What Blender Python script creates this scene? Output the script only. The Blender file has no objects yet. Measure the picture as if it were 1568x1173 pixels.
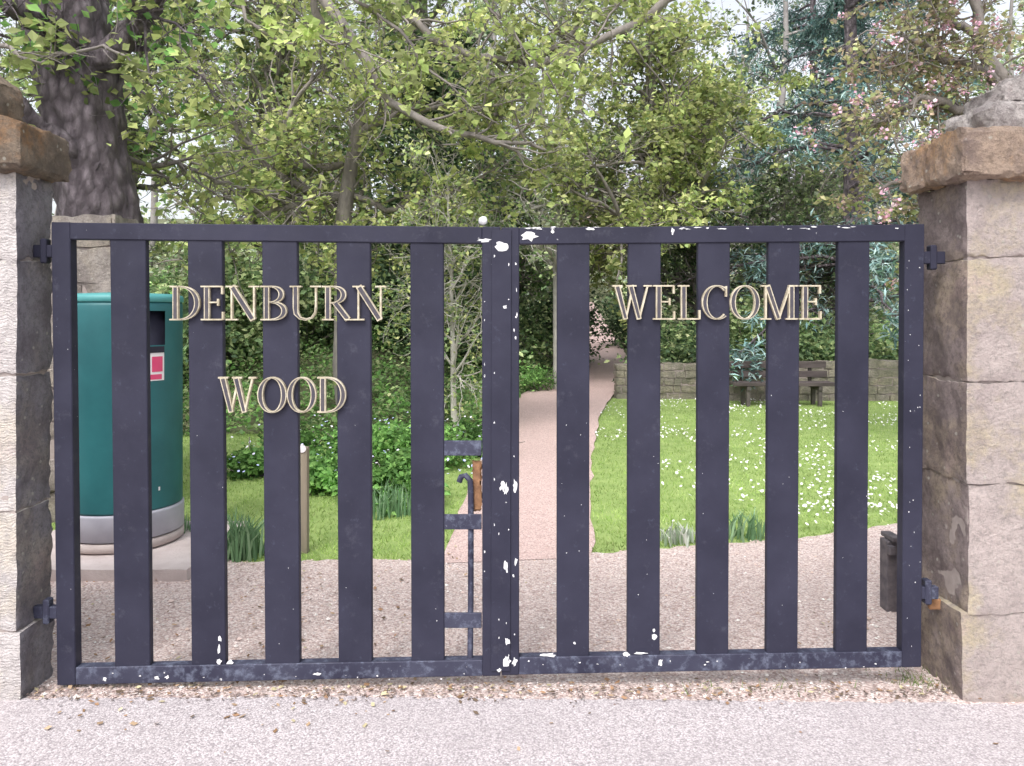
import bpy, bmesh, math, random
import numpy as np
from mathutils import noise, Vector
rng=np.random.default_rng(7); random.seed(7)
F=1200.0; CZ=1.5; HY=478.0; CX=784.0
def P(px,py,d): return np.array([(px-CX)*d/F, d, CZ-(py-HY)*d/F])
def G(px,py):
    d=F*CZ/(py-HY); return ((px-CX)*d/F, d)
def ss(a,b,x):
    t=np.clip((x-a)/(b-a),0,1); return t*t*(3-2*t)
def H(x,y):
    x=np.asarray(x,float); y=np.asarray(y,float)
    return 0.07*np.clip(y-15,0,11)+0.22*np.clip(y-26,0,25)+1.3*ss(9.5,16,y)*ss(0.3,2.5,-x)
# ---------------------------------------------------------------- materials
def nt(name):
    m=bpy.data.materials.new(name); m.use_nodes=True
    t=m.node_tree; b=t.nodes['Principled BSDF']; return m,t,b
def N(t,typ,**k):
    n=t.nodes.new(typ)
    for a,v in k.items():
        if a in ('Scale','Detail','Roughness','Distance','Strength','Randomness'): n.inputs[a].default_value=v
        else: setattr(n,a,v)
    return n
def ramp(t,src,stops):
    r=t.nodes.new('ShaderNodeValToRGB'); e=r.color_ramp.elements
    while len(e)<len(stops): e.new(0.5)
    for i,(p,c) in enumerate(stops):
        e[i].position=p; e[i].color=(c[0],c[1],c[2],1) if hasattr(c,'__len__') else (c,c,c,1)
    t.links.new(src,r.inputs[0]); return r.outputs[0]
def mixc(t,fac,a,b,mode='MIX'):
    m=t.nodes.new('ShaderNodeMix'); m.data_type='RGBA'; m.blend_type=mode
    for s,v in ((m.inputs[0],fac),(m.inputs[6],a),(m.inputs[7],b)):
        if hasattr(v,'links') : t.links.new(v,s)
        elif hasattr(v,'__len__'): s.default_value=(v[0],v[1],v[2],1)
        else: s.default_value=v
    return m.outputs[2]
def coords(t,scale=(1,1,1)):
    c=t.nodes.new('ShaderNodeTexCoord'); mp=t.nodes.new('ShaderNodeMapping'); mp.inputs['Scale'].default_value=scale
    t.links.new(c.outputs['Object'],mp.inputs[0]); return mp.outputs[0]
def noi(t,co,s,det=4,rough=.55):
    n=N(t,'ShaderNodeTexNoise',Scale=s,Detail=det,Roughness=rough); t.links.new(co,n.inputs['Vector']); return n.outputs['Fac']
def bump(t,b,h,strength,dist):
    n=N(t,'ShaderNodeBump',Strength=strength,Distance=dist); t.links.new(h,n.inputs['Height']); t.links.new(n.outputs[0],b.inputs['Normal'])
def simple(name,c1,c2,scale=5,rough=.8,bs=.3,bd=.01,bscale=40,metal=0,sc=(1,1,1)):
    m,t,b=nt(name); co=coords(t,sc)
    c=ramp(t,noi(t,co,scale,6),[(.3,c1),(.7,c2)]); t.links.new(c,b.inputs['Base Color'])
    b.inputs['Roughness'].default_value=rough; b.inputs['Metallic'].default_value=metal
    if bs: bump(t,b,noi(t,co,bscale,6),bs,bd)
    return m
def stone_mat(name,base,patch,dark,darkamt=.6,tool=False,lich=.5,third=None,pit=.75):
    m,t,b=nt(name); co=coords(t); third=third or [base[0]*.95,base[1]*.86,base[2]*.86]
    c=ramp(t,noi(t,co,2.3,7,.68),[(.34,base),(.46,[v*.88 for v in base]),(.56,patch),(.68,third)])
    c=mixc(t,ramp(t,noi(t,co,4.3,10,.76),[(darkamt-.08,0),(darkamt+.1,.85)]),c,dark)
    c=mixc(t,ramp(t,noi(t,co,38,6,.8),[(.38,pit),(.52,0)]),c,[v*.45 for v in base])
    v=N(t,'ShaderNodeTexVoronoi',Scale=17); t.links.new(co,v.inputs['Vector'])
    c=mixc(t,ramp(t,v.outputs['Distance'],[(.08,lich),(.14,0)]),c,(.68,.66,.58))
    t.links.new(c,b.inputs['Base Color']); b.inputs['Roughness'].default_value=.95
    a=t.nodes.new('ShaderNodeMath'); a.operation='ADD'
    t.links.new(noi(t,co,13,11,.74),a.inputs[0])
    if tool:
        w=t.nodes.new('ShaderNodeTexWave')
        w.bands_direction='Z'; w.inputs['Scale'].default_value=24; w.inputs['Distortion'].default_value=14; w.inputs['Detail'].default_value=6
        t.links.new(co,w.inputs['Vector'])
        mu=t.nodes.new('ShaderNodeMath'); mu.operation='MULTIPLY'; mu.inputs[1].default_value=.08
        t.links.new(w.outputs['Fac'],mu.inputs[0]); t.links.new(mu.outputs[0],a.inputs[1])
    else: t.links.new(noi(t,co,60,6,.78),a.inputs[1])
    bump(t,b,a.outputs[0],1,.03); return m
def gravel_mat(name,cols,vs=70,bd=.008,patch=.4):
    m,t,b=nt(name); co=coords(t)
    v=N(t,'ShaderNodeTexVoronoi',Scale=vs); t.links.new(co,v.inputs['Vector'])
    s=t.nodes.new('ShaderNodeSeparateColor'); t.links.new(v.outputs['Color'],s.inputs[0])
    c=ramp(t,s.outputs[0],[(0,cols[0]),(.3,cols[1]),(.7,cols[2]),(1,cols[3])])
    c=mixc(t,ramp(t,v.outputs['Distance'],[(.4,0),(.75,.45)]),c,[x*.4 for x in cols[0]])
    c=mixc(t,ramp(t,noi(t,co,1.7,6,.65),[(.42,0),(.7,patch)]),c,[x*.7 for x in cols[1]])
    t.links.new(c,b.inputs['Base Color']); b.inputs['Roughness'].default_value=.95
    a=t.nodes.new('ShaderNodeMath'); a.operation='SUBTRACT'; t.links.new(noi(t,co,25,5),a.inputs[0]); t.links.new(v.outputs['Distance'],a.inputs[1])
    bump(t,b,a.outputs[0],.6,bd); return m
def leafmat(name,transl=.35):
    m,t,b=nt(name); a=t.nodes.new('ShaderNodeAttribute'); a.attribute_name='Col'
    t.nodes.remove(b); b=t.nodes.new('ShaderNodeBsdfDiffuse'); t.links.new(a.outputs['Color'],b.inputs['Color']); out=b.outputs[0]
    if transl:
        tr=t.nodes.new('ShaderNodeBsdfTranslucent'); t.links.new(a.outputs['Color'],tr.inputs[0])
        mx=t.nodes.new('ShaderNodeMixShader'); mx.inputs[0].default_value=transl
        t.links.new(out,mx.inputs[1]); t.links.new(tr.outputs[0],mx.inputs[2]); out=mx.outputs[0]
    t.links.new(out,t.nodes['Material Output'].inputs[0]); return m
M_leaf=leafmat('leaf',.4); M_leafd=leafmat('leaf_distant',0); M_grass=leafmat('grass_blade',.3)
M_flat=leafmat('petal_and_debris',0)
M_bark=simple('bark',(.14,.125,.12),(.30,.27,.245),9,.95,.8,.02,30,sc=(1,1,.35))
def barkdark():
    m,t,b=nt('bark_dark'); co=coords(t,(1,1,.45))
    n=noi(t,co,9,10,.75); v=N(t,'ShaderNodeTexVoronoi',Scale=13); t.links.new(co,v.inputs['Vector'])
    c=mixc(t,ramp(t,v.outputs['Distance'],[(.2,0),(.6,.7)]),ramp(t,n,[(.35,(.13,.105,.12)),(.65,(.42,.36,.40))]),(.07,.055,.065))
    t.links.new(c,b.inputs['Base Color']); b.inputs['Roughness'].default_value=.95
    s=t.nodes.new('ShaderNodeMath'); s.operation='SUBTRACT'; t.links.new(n,s.inputs[0]); t.links.new(v.outputs['Distance'],s.inputs[1]); bump(t,b,s.outputs[0],1,.09); return m
M_barkd=barkdark()
M_barkb=simple('bark_birch',(.34,.32,.29),(.52,.50,.46),8,.8,.4,.01,30)
# ---------------------------------------------------------------- mesh helpers
def mk(name,verts,facelists,mat,cols=None,smooth=False,parent=None):
    verts=np.asarray(verts,dtype=np.float32); me=bpy.data.meshes.new(name)
    facelists=[np.asarray(f,dtype=np.int32) for f in facelists if len(f)]
    nl=sum(f.size for f in facelists); npoly=sum(len(f) for f in facelists)
    me.vertices.add(len(verts)); me.vertices.foreach_set('co',verts.ravel())
    me.loops.add(nl); me.loops.foreach_set('vertex_index',np.concatenate([f.ravel() for f in facelists]))
    me.polygons.add(npoly)
    tot=np.concatenate([np.full(len(f),f.shape[1],dtype=np.int32) for f in facelists])
    st=np.concatenate([[0],np.cumsum(tot)[:-1]]).astype(np.int32)
    me.polygons.foreach_set('loop_start',st)
    me.polygons.foreach_set('use_smooth',np.full(npoly,smooth))
    me.update(calc_edges=True); me.validate()
    if cols is not None:
        a=me.attributes.new('Col','FLOAT_COLOR','POINT'); c=np.ones((len(verts),4),dtype=np.float32); c[:,:3]=np.clip(cols,0,.85)
        a.data.foreach_set('color',c.ravel())
    me.materials.append(mat)
    o=bpy.data.objects.new(name,me); bpy.context.collection.objects.link(o)
    if parent: o.parent=parent
    return o
def empty(name):
    o=bpy.data.objects.new(name,None); bpy.context.collection.objects.link(o); return o
def from_bm(name,bm,mats,parent=None,smooth=False):
    bmesh.ops.recalc_face_normals(bm,faces=bm.faces)
    me=bpy.data.meshes.new(name); bm.to_mesh(me); bm.free()
    for m in (mats if isinstance(mats,(list,tuple)) else [mats]): me.materials.append(m)
    if smooth:
        for p in me.polygons: p.use_smooth=True
    o=bpy.data.objects.new(name,me); bpy.context.collection.objects.link(o)
    if parent: o.parent=parent
    return o
def bbox(bm,x0,x1,y0,y1,z0,z1,bev=0,mi=0):
    vs=[bm.verts.new((x,y,z)) for x in (x0,x1) for y in (y0,y1) for z in (z0,z1)]
    fs=[bm.faces.new([vs[i] for i in f]) for f in ((0,1,3,2),(4,6,7,5),(0,4,5,1),(2,3,7,6),(0,2,6,4),(1,5,7,3))]
    for f in fs: f.material_index=mi
    if bev:
        es=list({e for f in fs for e in f.edges})
        bmesh.ops.bevel(bm,geom=es,offset=bev,segments=2,affect='EDGES',profile=.6)
def slab(bm,c,d,depth,bev=.003):
    f=[bm.verts.new(P(x,y,d)) for x,y in c]
    b=[bm.verts.new(v.co+Vector((0,depth,0))) for v in f]
    fs=[bm.faces.new(f),bm.faces.new(b[::-1])]
    for i in range(4): fs.append(bm.faces.new([f[i],b[i],b[(i+1)%4],f[(i+1)%4]]))
    if bev:
        es=list({e for q in fs for e in q.edges})
        bmesh.ops.bevel(bm,geom=es,offset=bev,segments=1,affect='EDGES')
def rough_block(bm,x0,x1,y0,y1,z0,z1,cut=.05,disp=.006,rnd=.008,seed=0,fs=6,darkside=0,topf=None):
    nx=max(2,int((x1-x0)/cut)); ny=max(2,int((y1-y0)/cut)); nz=max(2,int((z1-z0)/cut)); V={}
    def v(i,j,k):
        if (i,j,k) in V: return V[(i,j,k)]
        X0=x0+(x1-x0)*i/nx
        zt=z1 if topf is None else topf(X0,z1)
        p=Vector((X0,y0+(y1-y0)*j/ny,z0+(zt-z0)*k/nz))
        ex=[i in(0,nx),j in(0,ny),k in(0,nz)]
        c=Vector(((x0+x1)/2,(y0+y1)/2,(z0+z1)/2)); s=Vector([math.copysign(1,p[a]-c[a]) if ex[a] else 0 for a in range(3)])
        if ex[2]: s.z=-1 if k==0 else 1
        q=p*fs+Vector((seed*3.1,seed*1.7,seed))
        dd=noise.noise(q)*disp+noise.noise(q*3)*disp*.5+noise.noise(q*8)*disp*.35
        if sum(ex)>1: dd-=rnd*(.2+2.2*abs(noise.noise(q*2.3)))
        p=p+s*dd+Vector((noise.noise(q+Vector((9,0,0))),0,noise.noise(q+Vector((0,9,0)))))*disp*.4
        V[(i,j,k)]=bm.verts.new(p); return V[(i,j,k)]
    def q(a,b,c,d,mi=0):
        f=bm.faces.new((a,b,c,d)); f.material_index=mi; f.smooth=False
    for i in range(nx):
        for k in range(nz):
            q(v(i,0,k),v(i+1,0,k),v(i+1,0,k+1),v(i,0,k+1)); q(v(i,ny,k),v(i,ny,k+1),v(i+1,ny,k+1),v(i+1,ny,k))
        for j in range(ny):
            q(v(i,j,0),v(i,j+1,0),v(i+1,j+1,0),v(i+1,j,0)); q(v(i,j,nz),v(i+1,j,nz),v(i+1,j+1,nz),v(i,j+1,nz))
    for j in range(ny):
        for k in range(nz):
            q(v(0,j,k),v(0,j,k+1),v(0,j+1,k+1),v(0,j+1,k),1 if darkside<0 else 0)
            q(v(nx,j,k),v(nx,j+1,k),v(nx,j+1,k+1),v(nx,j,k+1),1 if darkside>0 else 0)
def autosmooth(o,ang=38):
    me=o.data
    me.polygons.foreach_set('use_smooth',np.ones(len(me.polygons),bool))
    try: me.set_sharp_from_angle(angle=math.radians(ang))
    except Exception: pass
    return o
def poly(name,pts,z,mat,jit=0,step=.12):
    out=[]
    for i in range(len(pts)):
        a=np.array(pts[i]);b=np.array(pts[(i+1)%len(pts)]); L=np.linalg.norm(b-a); n=max(1,int(L/step)) if L<30 else 1
        if jit==0:n=1
        for k in range(n):
            p=a+(b-a)*k/n
            if n>1 and abs(p[0])<8: p=p+np.array([0,np.clip(rng.normal(0,jit),-2*jit,2*jit)])
            out.append(p)
    bm=bmesh.new(); f=bm.faces.new([bm.verts.new((p[0],p[1],z)) for p in out])
    bmesh.ops.triangulate(bm,faces=[f]); 
    for f in bm.faces:
        if f.normal.z<0: f.normal_flip()
    me=bpy.data.meshes.new(name); bm.to_mesh(me); bm.free(); me.materials.append(mat)
    o=bpy.data.objects.new(name,me); bpy.context.collection.objects.link(o); return o
def strip(name,x,yn,yf,z,mat):
    n=len(x); v=np.concatenate([np.stack([x,yn+0*x,z+0*x],1),np.stack([x,yf+0*x,z+0*x],1)]); i=np.arange(n-1)
    return mk(name,v,[np.stack([i,i+1,n+i+1,n+i],1)],mat)
def inpoly(x,y,pts):
    r=np.zeros(len(x),bool); n=len(pts)
    for i in range(n):
        x1,y1=pts[i];x2,y2=pts[(i+1)%n]
        c=((y1>y)!=(y2>y))&(x<(x2-x1)*(y-y1)/(y2-y1+1e-12)+x1); r^=c
    return r
def unit(v): return v/(np.linalg.norm(v,axis=-1,keepdims=True)+1e-9)
def pick(pal,n,var=.2):
    pal=np.array(pal); return pal[rng.integers(len(pal),size=n)]*rng.uniform(1-var,1+var,(n,1))
def leafgeo(pos,size,cols,upb=.6,wid=.34,droop=-.2):
    n=len(pos); s=(size*rng.uniform(.6,1.25,n))[:,None]
    a=rng.normal(0,1,(n,3)); a[:,2]=a[:,2]*.6+droop; a=unit(a)
    nr=rng.normal(0,1,(n,3)); nr[:,2]+=upb*2; sd=unit(np.cross(a,nr)); nn=np.cross(sd,a)
    v=np.stack([pos,pos+a*s*.45+sd*s*wid+nn*s*.1,pos+a*s,pos+a*s*.45-sd*s*wid+nn*s*.1],1).reshape(-1,3)
    f=np.arange(4*n).reshape(n,4); return v,f,np.repeat(cols,4,0)
def leaves_obj(name,pos,size,cols,parent=None,mat=None,**k):
    ph=rng.uniform(0,6,3); q=np.sin(pos[:,0]*2.3+1.3*np.sin(pos[:,2]*1.9+ph[0])+ph[1])*np.sin(pos[:,2]*2.9+1.1*np.sin(pos[:,0]*1.7+pos[:,1])+ph[2])
    cols=cols*(1+.35*q)[:,None]
    v,f,c=leafgeo(pos,size,cols,**k); return mk(name,v,[f],mat or M_leaf,c,parent=parent)
def tubes(Ps,Rs,sides):
    Nn,K,_=Ps.shape; T=unit(np.gradient(Ps,axis=1))
    ref=np.tile(np.array([.31,.9,.12]),(Nn,K,1)); al=np.abs((T*unit(ref)).sum(-1))>.9; ref[al]=[1,0,.1]
    U=unit(np.cross(T,ref)); V=np.cross(T,U); an=np.linspace(0,2*np.pi,sides,endpoint=False)
    ring=Ps[:,:,None,:]+Rs[:,:,None,None]*(np.cos(an)[None,None,:,None]*U[:,:,None,:]+np.sin(an)[None,None,:,None]*V[:,:,None,:])
    idx=np.arange(Nn*K*sides).reshape(Nn,K,sides); a=idx[:,:-1];b=idx[:,1:]
    f=np.stack([a,np.roll(a,-1,2),np.roll(b,-1,2),b],-1).reshape(-1,4); return ring.reshape(-1,3),f
def grow(Pp,Rp,n,L,K=6,spread=.9,up=.2,wander=.25,tmin=.2,droop=0,rmax=.05,tip=.3,tmax=1,keep=1.0):
    i=rng.integers(len(Pp),size=n); t=rng.uniform(tmin,tmax,n)*(Pp.shape[1]-1); k=np.minimum(t.astype(int),Pp.shape[1]-2); fr=(t-k)[:,None]
    p0=Pp[i,k]*(1-fr)+Pp[i,k+1]*fr; d=unit(Pp[i,k+1]-Pp[i,k]); r=Rp[i,k]*(1-fr[:,0])+Rp[i,k+1]*fr[:,0]
    d=unit(d*keep+rng.normal(0,spread,(n,3))+[0,0,up]); Ln=rng.uniform(L[0],L[1],n)[:,None]
    out=np.zeros((n,K,3)); out[:,0]=p0
    for q in range(1,K):
        d=unit(d+rng.normal(0,wander,(n,3))+[0,0,droop]); out[:,q]=out[:,q-1]+d*Ln/(K-1)
    r0=np.minimum(r*.6,rmax); R=r0[:,None]*np.linspace(1,tip,K)[None]
    return out,R,i
def multi(name,levels,leafP,nleaf,size,pal,mat_b,spreadl=.05,vr=.22,parent=None,clump=.8,**k):
    e=parent or empty(name); V=[];Fc=[];o=0
    for Ps,Rs,s in levels:
        v,f=tubes(Ps,Rs,s); V.append(v); Fc.append(f+o); o+=len(v)
    mk('branches',np.concatenate(V),[np.concatenate(Fc)],mat_b,smooth=True,parent=e)
    if nleaf:
        wgt=rng.gamma(clump,1,len(leafP))+.03; i=rng.choice(len(leafP),size=nleaf,p=wgt/wgt.sum()); t=rng.uniform(.25,1,nleaf)*(leafP.shape[1]-1); q=np.minimum(t.astype(int),leafP.shape[1]-2); fr=(t-q)[:,None]
        p=leafP[i,q]*(1-fr)+leafP[i,q+1]*fr+rng.normal(0,spreadl,(nleaf,3))
        tw=rng.uniform(.65,1.3,len(leafP))[i][:,None]
        leaves_obj('leaves',p,size,pick(pal,nleaf,vr)*tw,parent=e,**k)
    return e
def trunkline(x,y,h,K=9,lean=(0,0),wob=.12):
    z0=float(H(x,y)); t=np.linspace(0,1,K); p=np.zeros((K,3)); w=np.cumsum(rng.normal(0,wob,(K,2)),0); w[0]=0
    p[:,0]=x+lean[0]*t+w[:,0]; p[:,1]=y+lean[1]*t+w[:,1]; p[:,2]=z0-.05+h*t; return p
def tree(name,bases,h,r,n1,n2,n3,L1,L2,L3,nleaf,size,pal,mat_b=None,wob=.12,tmin=.25,lean=(0,0),spreadl=.06,up=.25,droop=0,**k):
    T=np.stack([trunkline(b[0],b[1],h*(b[2] if len(b)>2 else 1),wob=wob,lean=lean) for b in bases]); R=np.tile(r*np.linspace(1,.3,9),(len(T),1)); R[:,0]*=1.3
    P1,R1,_=grow(T,R,n1,L1,8,.9,up,.22,tmin,rmax=r*.5); P2,R2,_=grow(P1,R1,n2,L2,6,.8,.1,.28,.2,rmax=.03,droop=droop)
    P3,R3,_=grow(P2,R2,n3,L3,5,.8,.05,.3,.15,rmax=.01,droop=droop)
    return multi(name,[(T,R,10),(P1,R1,6),(P2,R2,4),(P3,np.maximum(R3,.003),3)],P3,nleaf,size,pal,mat_b or M_bark,spreadl,**k)
def limbs(lst,K=14,jit=.03):
    Ps=[];Rs=[]
    for l in lst:
        q=np.array([list(P(a,b,d))+[r] for a,b,d,r in l]); s=np.concatenate([[0],np.cumsum(np.linalg.norm(np.diff(q[:,:3],axis=0),axis=1))]); u=np.linspace(0,s[-1],K)
        c=np.stack([np.interp(u,s,q[:,j]) for j in range(4)],1)
        c[1:-1]=(c[:-2]+2*c[1:-1]+c[2:])/4
        c[:,:3]+=rng.normal(0,jit,(K,3)); Ps.append(c[:,:3]); Rs.append(c[:,3])
    return np.stack(Ps),np.stack(Rs)
def cloud(n,c,rad,ncl,sig=.25):
    c=np.array(c);rad=np.array(rad); u=unit(rng.normal(0,1,(ncl,3)))*rng.uniform(.35,1,(ncl,1)); i=rng.integers(ncl,size=n)
    p=c+u[i]*rad+rng.normal(0,sig,(n,3))*rad; p[:,2]=np.maximum(p[:,2],H(p[:,0],p[:,1])+.02)
    return p,rng.uniform(.6,1.3,ncl)[i][:,None]
def shrub(name,c,rad,n,size,pal,ncl=25,**k):
    e=empty(name); p,tw=cloud(n,c,rad,ncl); leaves_obj('leaves',p,size,pick(pal,n)*tw,parent=e,**k)
    m=14; z=float(H(c[0],c[1])); S=np.zeros((m,5,3)); t=np.linspace(0,1,5)
    end=np.array(c)+rng.normal(0,.5,(m,3))*np.array(rad); 
    for j in range(3): S[:,:,j]=np.array([c[0],c[1],z])[j]*(1-t)+end[:,j:j+1]*t
    v,f=tubes(S,np.tile(np.linspace(.014,.004,5),(m,1)),4); mk('stems',v,[f],M_bark,parent=e,smooth=True); return e
def blades(x,y,z,h,w,lean,cols,name,parent=None,mat=None,bend=True):
    n=len(x); an=rng.uniform(0,2*np.pi,n); s=np.stack([np.cos(an),np.sin(an),0*an],1)*w[:,None]/2
    la=rng.uniform(0,2*np.pi,n); l=np.stack([np.cos(la),np.sin(la),0*la],1)*(lean*h)[:,None]
    b=np.stack([x,y,z],1); up=np.array([0,0,1.])*h[:,None]
    if not bend:
        v=np.stack([b-s,b+s,b+up+l],1).reshape(-1,3); return mk(name,v,[np.arange(3*n).reshape(n,3)],mat or M_grass,np.repeat(cols,3,0),parent=parent)
    v=np.stack([b-s,b+s,b+up*.6+l*.3+s*.9,b+up*.6+l*.3-s*.9,b+up+l],1).reshape(-1,3); k=np.arange(n)[:,None]*5
    return mk(name,v,[k+np.array([[0,1,2,3]]),k+np.array([[3,2,4]])],mat or M_grass,np.repeat(cols,5,0),parent=parent)
# ---------------------------------------------------------------- ground
M_floor=simple('woodland_floor',(.09,.10,.05),(.16,.17,.09),2.5,.95,.6,.05,12)
M_lawn=simple('lawn',(.20,.30,.08),(.32,.42,.14),6,.95,.6,.02,60)
M_gravel=gravel_mat('pink_gravel',[(.40,.29,.27),(.58,.46,.43),(.68,.57,.54),(.78,.70,.68)],95,.006,.25)
M_path=gravel_mat('path_gravel',[(.46,.32,.30),(.60,.44,.41),(.66,.50,.47),(.72,.58,.55)],100,.004,.2)
M_road=gravel_mat('worn_asphalt',[(.32,.285,.30),(.48,.43,.445),(.56,.51,.525),(.66,.61,.63)],150,.003,.5)
xs=np.concatenate([np.linspace(-400,-30,12),np.arange(-29,30,.6),np.linspace(31,400,12)]); ys=np.concatenate([np.linspace(-100,2,8),np.arange(3,52,.6),np.linspace(53,900,16)])
X,Y=np.meshgrid(xs,ys); Z=H(X,Y)
gi=np.arange(X.size).reshape(X.shape)
mk('ground',np.stack([X,Y,Z],-1).reshape(-1,3),[np.stack([gi[:-1,:-1],gi[:-1,1:],gi[1:,1:],gi[1:,:-1]],-1).reshape(-1,4)],M_floor,smooth=True)
edgeL=[(-9,5.2),(-3.2,5.1),G(290,852),G(400,862),G(560,858),G(672,860)]
edgeR=[G(905,850),G(1010,841),G(1130,832),G(1230,825),G(1385,802),(4.2,6.4),(9,7.5)]
poly('lawn',[(-9,4.5),(9,4.5),(9,13.6),(1.2,13.6),(0.4,9.8),(-9,9.8)],.004,M_lawn)
ed=np.array(edgeL+edgeR); xe=np.linspace(-9,9,300); ye=np.interp(xe,ed[:,0],ed[:,1])+rng.normal(0,.018,300)
strip('gravel_driveway',xe,2.9,ye,.008,M_gravel)
drive=[(-9,2.9)]+edgeL+edgeR+[(9,2.9)]
xe=np.concatenate([[-60],np.linspace(-4,4,260),[60]]); ye=np.interp(xe,[-60,-1.9,-.6,1,2.2,60],[3.0,3.02,3.03,3.0,2.97,3.0])+rng.normal(0,.007,262)
strip('road',xe,-9,ye,.013,M_road)
pl=[G(672,866),G(700,800),G(728,720),G(760,660),G(798,606),(0.95,17.5),(1.9,21),(2.5,26),(2.2,31)]
pr=[G(908,856),G(905,780),G(905,700),G(918,640),G(940,604),(2.7,17),(3.0,21),(3.35,26),(3.2,31)]
def res(l,m=90):
    q=np.array(l);s=np.concatenate([[0],np.cumsum(np.linalg.norm(np.diff(q,axis=0),axis=1))]);u=np.linspace(0,s[-1],m);return np.stack([np.interp(u,s,q[:,0]),np.interp(u,s,q[:,1])],1)
L_=res(pl)+rng.normal(0,.012,(90,2)); R_=res(pr)+rng.normal(0,.012,(90,2)); mid=[L_*(1-t)+R_*t for t in np.linspace(0,1,5)]
pv=np.concatenate(mid); pz=H(pv[:,0],pv[:,1])+.012+np.where(pv[:,1]>9,.02,0); gi=np.arange(450).reshape(5,90)
mk('gravel_path',np.c_[pv,pz],[np.stack([gi[:-1,:-1],gi[1:,:-1],gi[1:,1:],gi[:-1,1:]],-1).reshape(-1,4)],M_path)
pathpoly=[tuple(p) for p in L_]+[tuple(p) for p in R_[::-1]]
def lawnpts(n,x0,x1,y0,y1):
    x=rng.uniform(x0,x1,n);y=y0+(y1-y0)*rng.uniform(0,1,n)**1.5; k=~inpoly(x,y,drive)&~inpoly(x,y,pathpoly); return x[k],y[k]
gx,gy=lawnpts(120000,-4.5,6.5,4.7,13.3); k=(gx>1)|(gy<9.8); gx,gy=gx[k],gy[k]
cl=.75+.5*np.array([noise.noise(Vector((a*1.3,b*1.3,0)))+.5*noise.noise(Vector((a*4,b*4,5))) for a,b in zip(gx,gy)])[:,None]
blades(gx,gy,H(gx,gy),rng.uniform(.012,.04,len(gx)),rng.uniform(.005,.010,len(gx)),rng.uniform(.1,1.4,len(gx)),pick([(.28,.40,.11),(.34,.46,.15),(.42,.50,.21),(.22,.34,.09)],len(gx))*(cl+.3),'grass',bend=False)
def flowers(name,x,y,hz,r,col,parent=None):
    n=len(x); an=np.linspace(0,2*np.pi,7)[:-1]; c=np.stack([x,y,H(x,y)+hz],1); tl=rng.normal(0,.35,(n,2)); tl[:,1]+=.3
    ring=np.stack([c+np.stack([np.cos(a)*r,np.sin(a)*r,r*(np.cos(a)*tl[:,0]+np.sin(a)*tl[:,1])],1) for a in an],1)
    f=np.arange(6*n).reshape(n,6); mk(name,ring.reshape(-1,3),[f],M_flat,np.repeat(pick(col,n,.05),6,0),parent=parent)
dx,dy=lawnpts(5600,.9,6.5,5.0,13.2); k=1.6*np.array([noise.noise(Vector((a*.9,b*.9,4))) for a,b in zip(dx,dy)])+.02*(dy-5)+.3*(dx>2)-.25>rng.uniform(-.3,.6,len(dx)); dx,dy=dx[k],dy[k]
flowers('daisies',dx,dy,rng.uniform(.03,.055,len(dx)),rng.uniform(.007,.015,len(dx)),[(.82,.82,.8)])
n=9000; x=rng.uniform(-2.6,3,n);y=3.02+2.6*rng.uniform(0,1,n)**1.3; k=inpoly(x,y,drive); x,y=x[k],y[k]; n=len(x)
r=rng.gamma(3,.0013,n)+.0015; o=np.array([[1,0,0],[0,1,0],[-1,0,0],[0,-1,0],[0,0,.7],[0,0,-.7]])
v=(np.stack([x,y,.008+r*.3],1)[:,None]+o[None]*r[:,None,None]*rng.uniform(.6,1.3,(n,6,1))).reshape(-1,3)
b=np.arange(n)[:,None,None]*6; tf=np.array([[0,1,4],[1,2,4],[2,3,4],[3,0,4]])[None]
mk('gravel_stones',v,[(b+tf).reshape(-1,3)],M_flat,np.repeat(pick([(.62,.5,.46),(.7,.6,.57),(.47,.36,.34),(.78,.73,.70),(.57,.45,.39)],n),6,0))
def litter(name,x,y,size,pal):
    n=len(x); p=np.stack([x,y,.012+rng.uniform(.003,.012,n)],1); a=rng.uniform(0,6.28,n); A=np.stack([np.cos(a),np.sin(a),rng.normal(0,.2,n)],1); S=np.stack([-np.sin(a),np.cos(a),rng.normal(0,.25,n)],1); s=(size*rng.uniform(.4,1.3,n))[:,None]
    v=np.stack([p-A*s*.5,p-A*s*.1+S*s*.3,p+A*s*.5,p+A*s*.05-S*s*.28],1).reshape(-1,3); v[:,2]=np.maximum(v[:,2],.015)
    mk(name,v,[np.arange(4*n).reshape(n,4)],M_flat,np.repeat(pick(pal,n),4,0))
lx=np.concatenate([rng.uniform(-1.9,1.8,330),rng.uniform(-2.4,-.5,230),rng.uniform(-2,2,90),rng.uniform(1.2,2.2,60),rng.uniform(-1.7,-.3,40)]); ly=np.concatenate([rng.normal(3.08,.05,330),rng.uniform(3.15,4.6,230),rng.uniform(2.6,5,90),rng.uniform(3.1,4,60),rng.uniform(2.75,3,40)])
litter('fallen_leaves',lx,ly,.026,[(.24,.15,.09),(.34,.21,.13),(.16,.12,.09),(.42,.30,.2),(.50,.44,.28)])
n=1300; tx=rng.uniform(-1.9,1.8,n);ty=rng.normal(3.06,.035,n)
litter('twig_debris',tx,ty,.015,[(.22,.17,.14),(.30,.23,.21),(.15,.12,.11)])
wx=np.concatenate([rng.normal(1.66,.08,160),rng.normal(.95,.25,40)]);wy=np.concatenate([rng.normal(3.16,.05,160),rng.normal(3.12,.03,40)])
blades(wx,wy,0*wx+.005,rng.uniform(.01,.045,200),rng.uniform(.003,.006,200),rng.uniform(.2,1.2,200),pick([(.16,.24,.08),(.25,.28,.12)],200),'weeds',bend=False)
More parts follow.
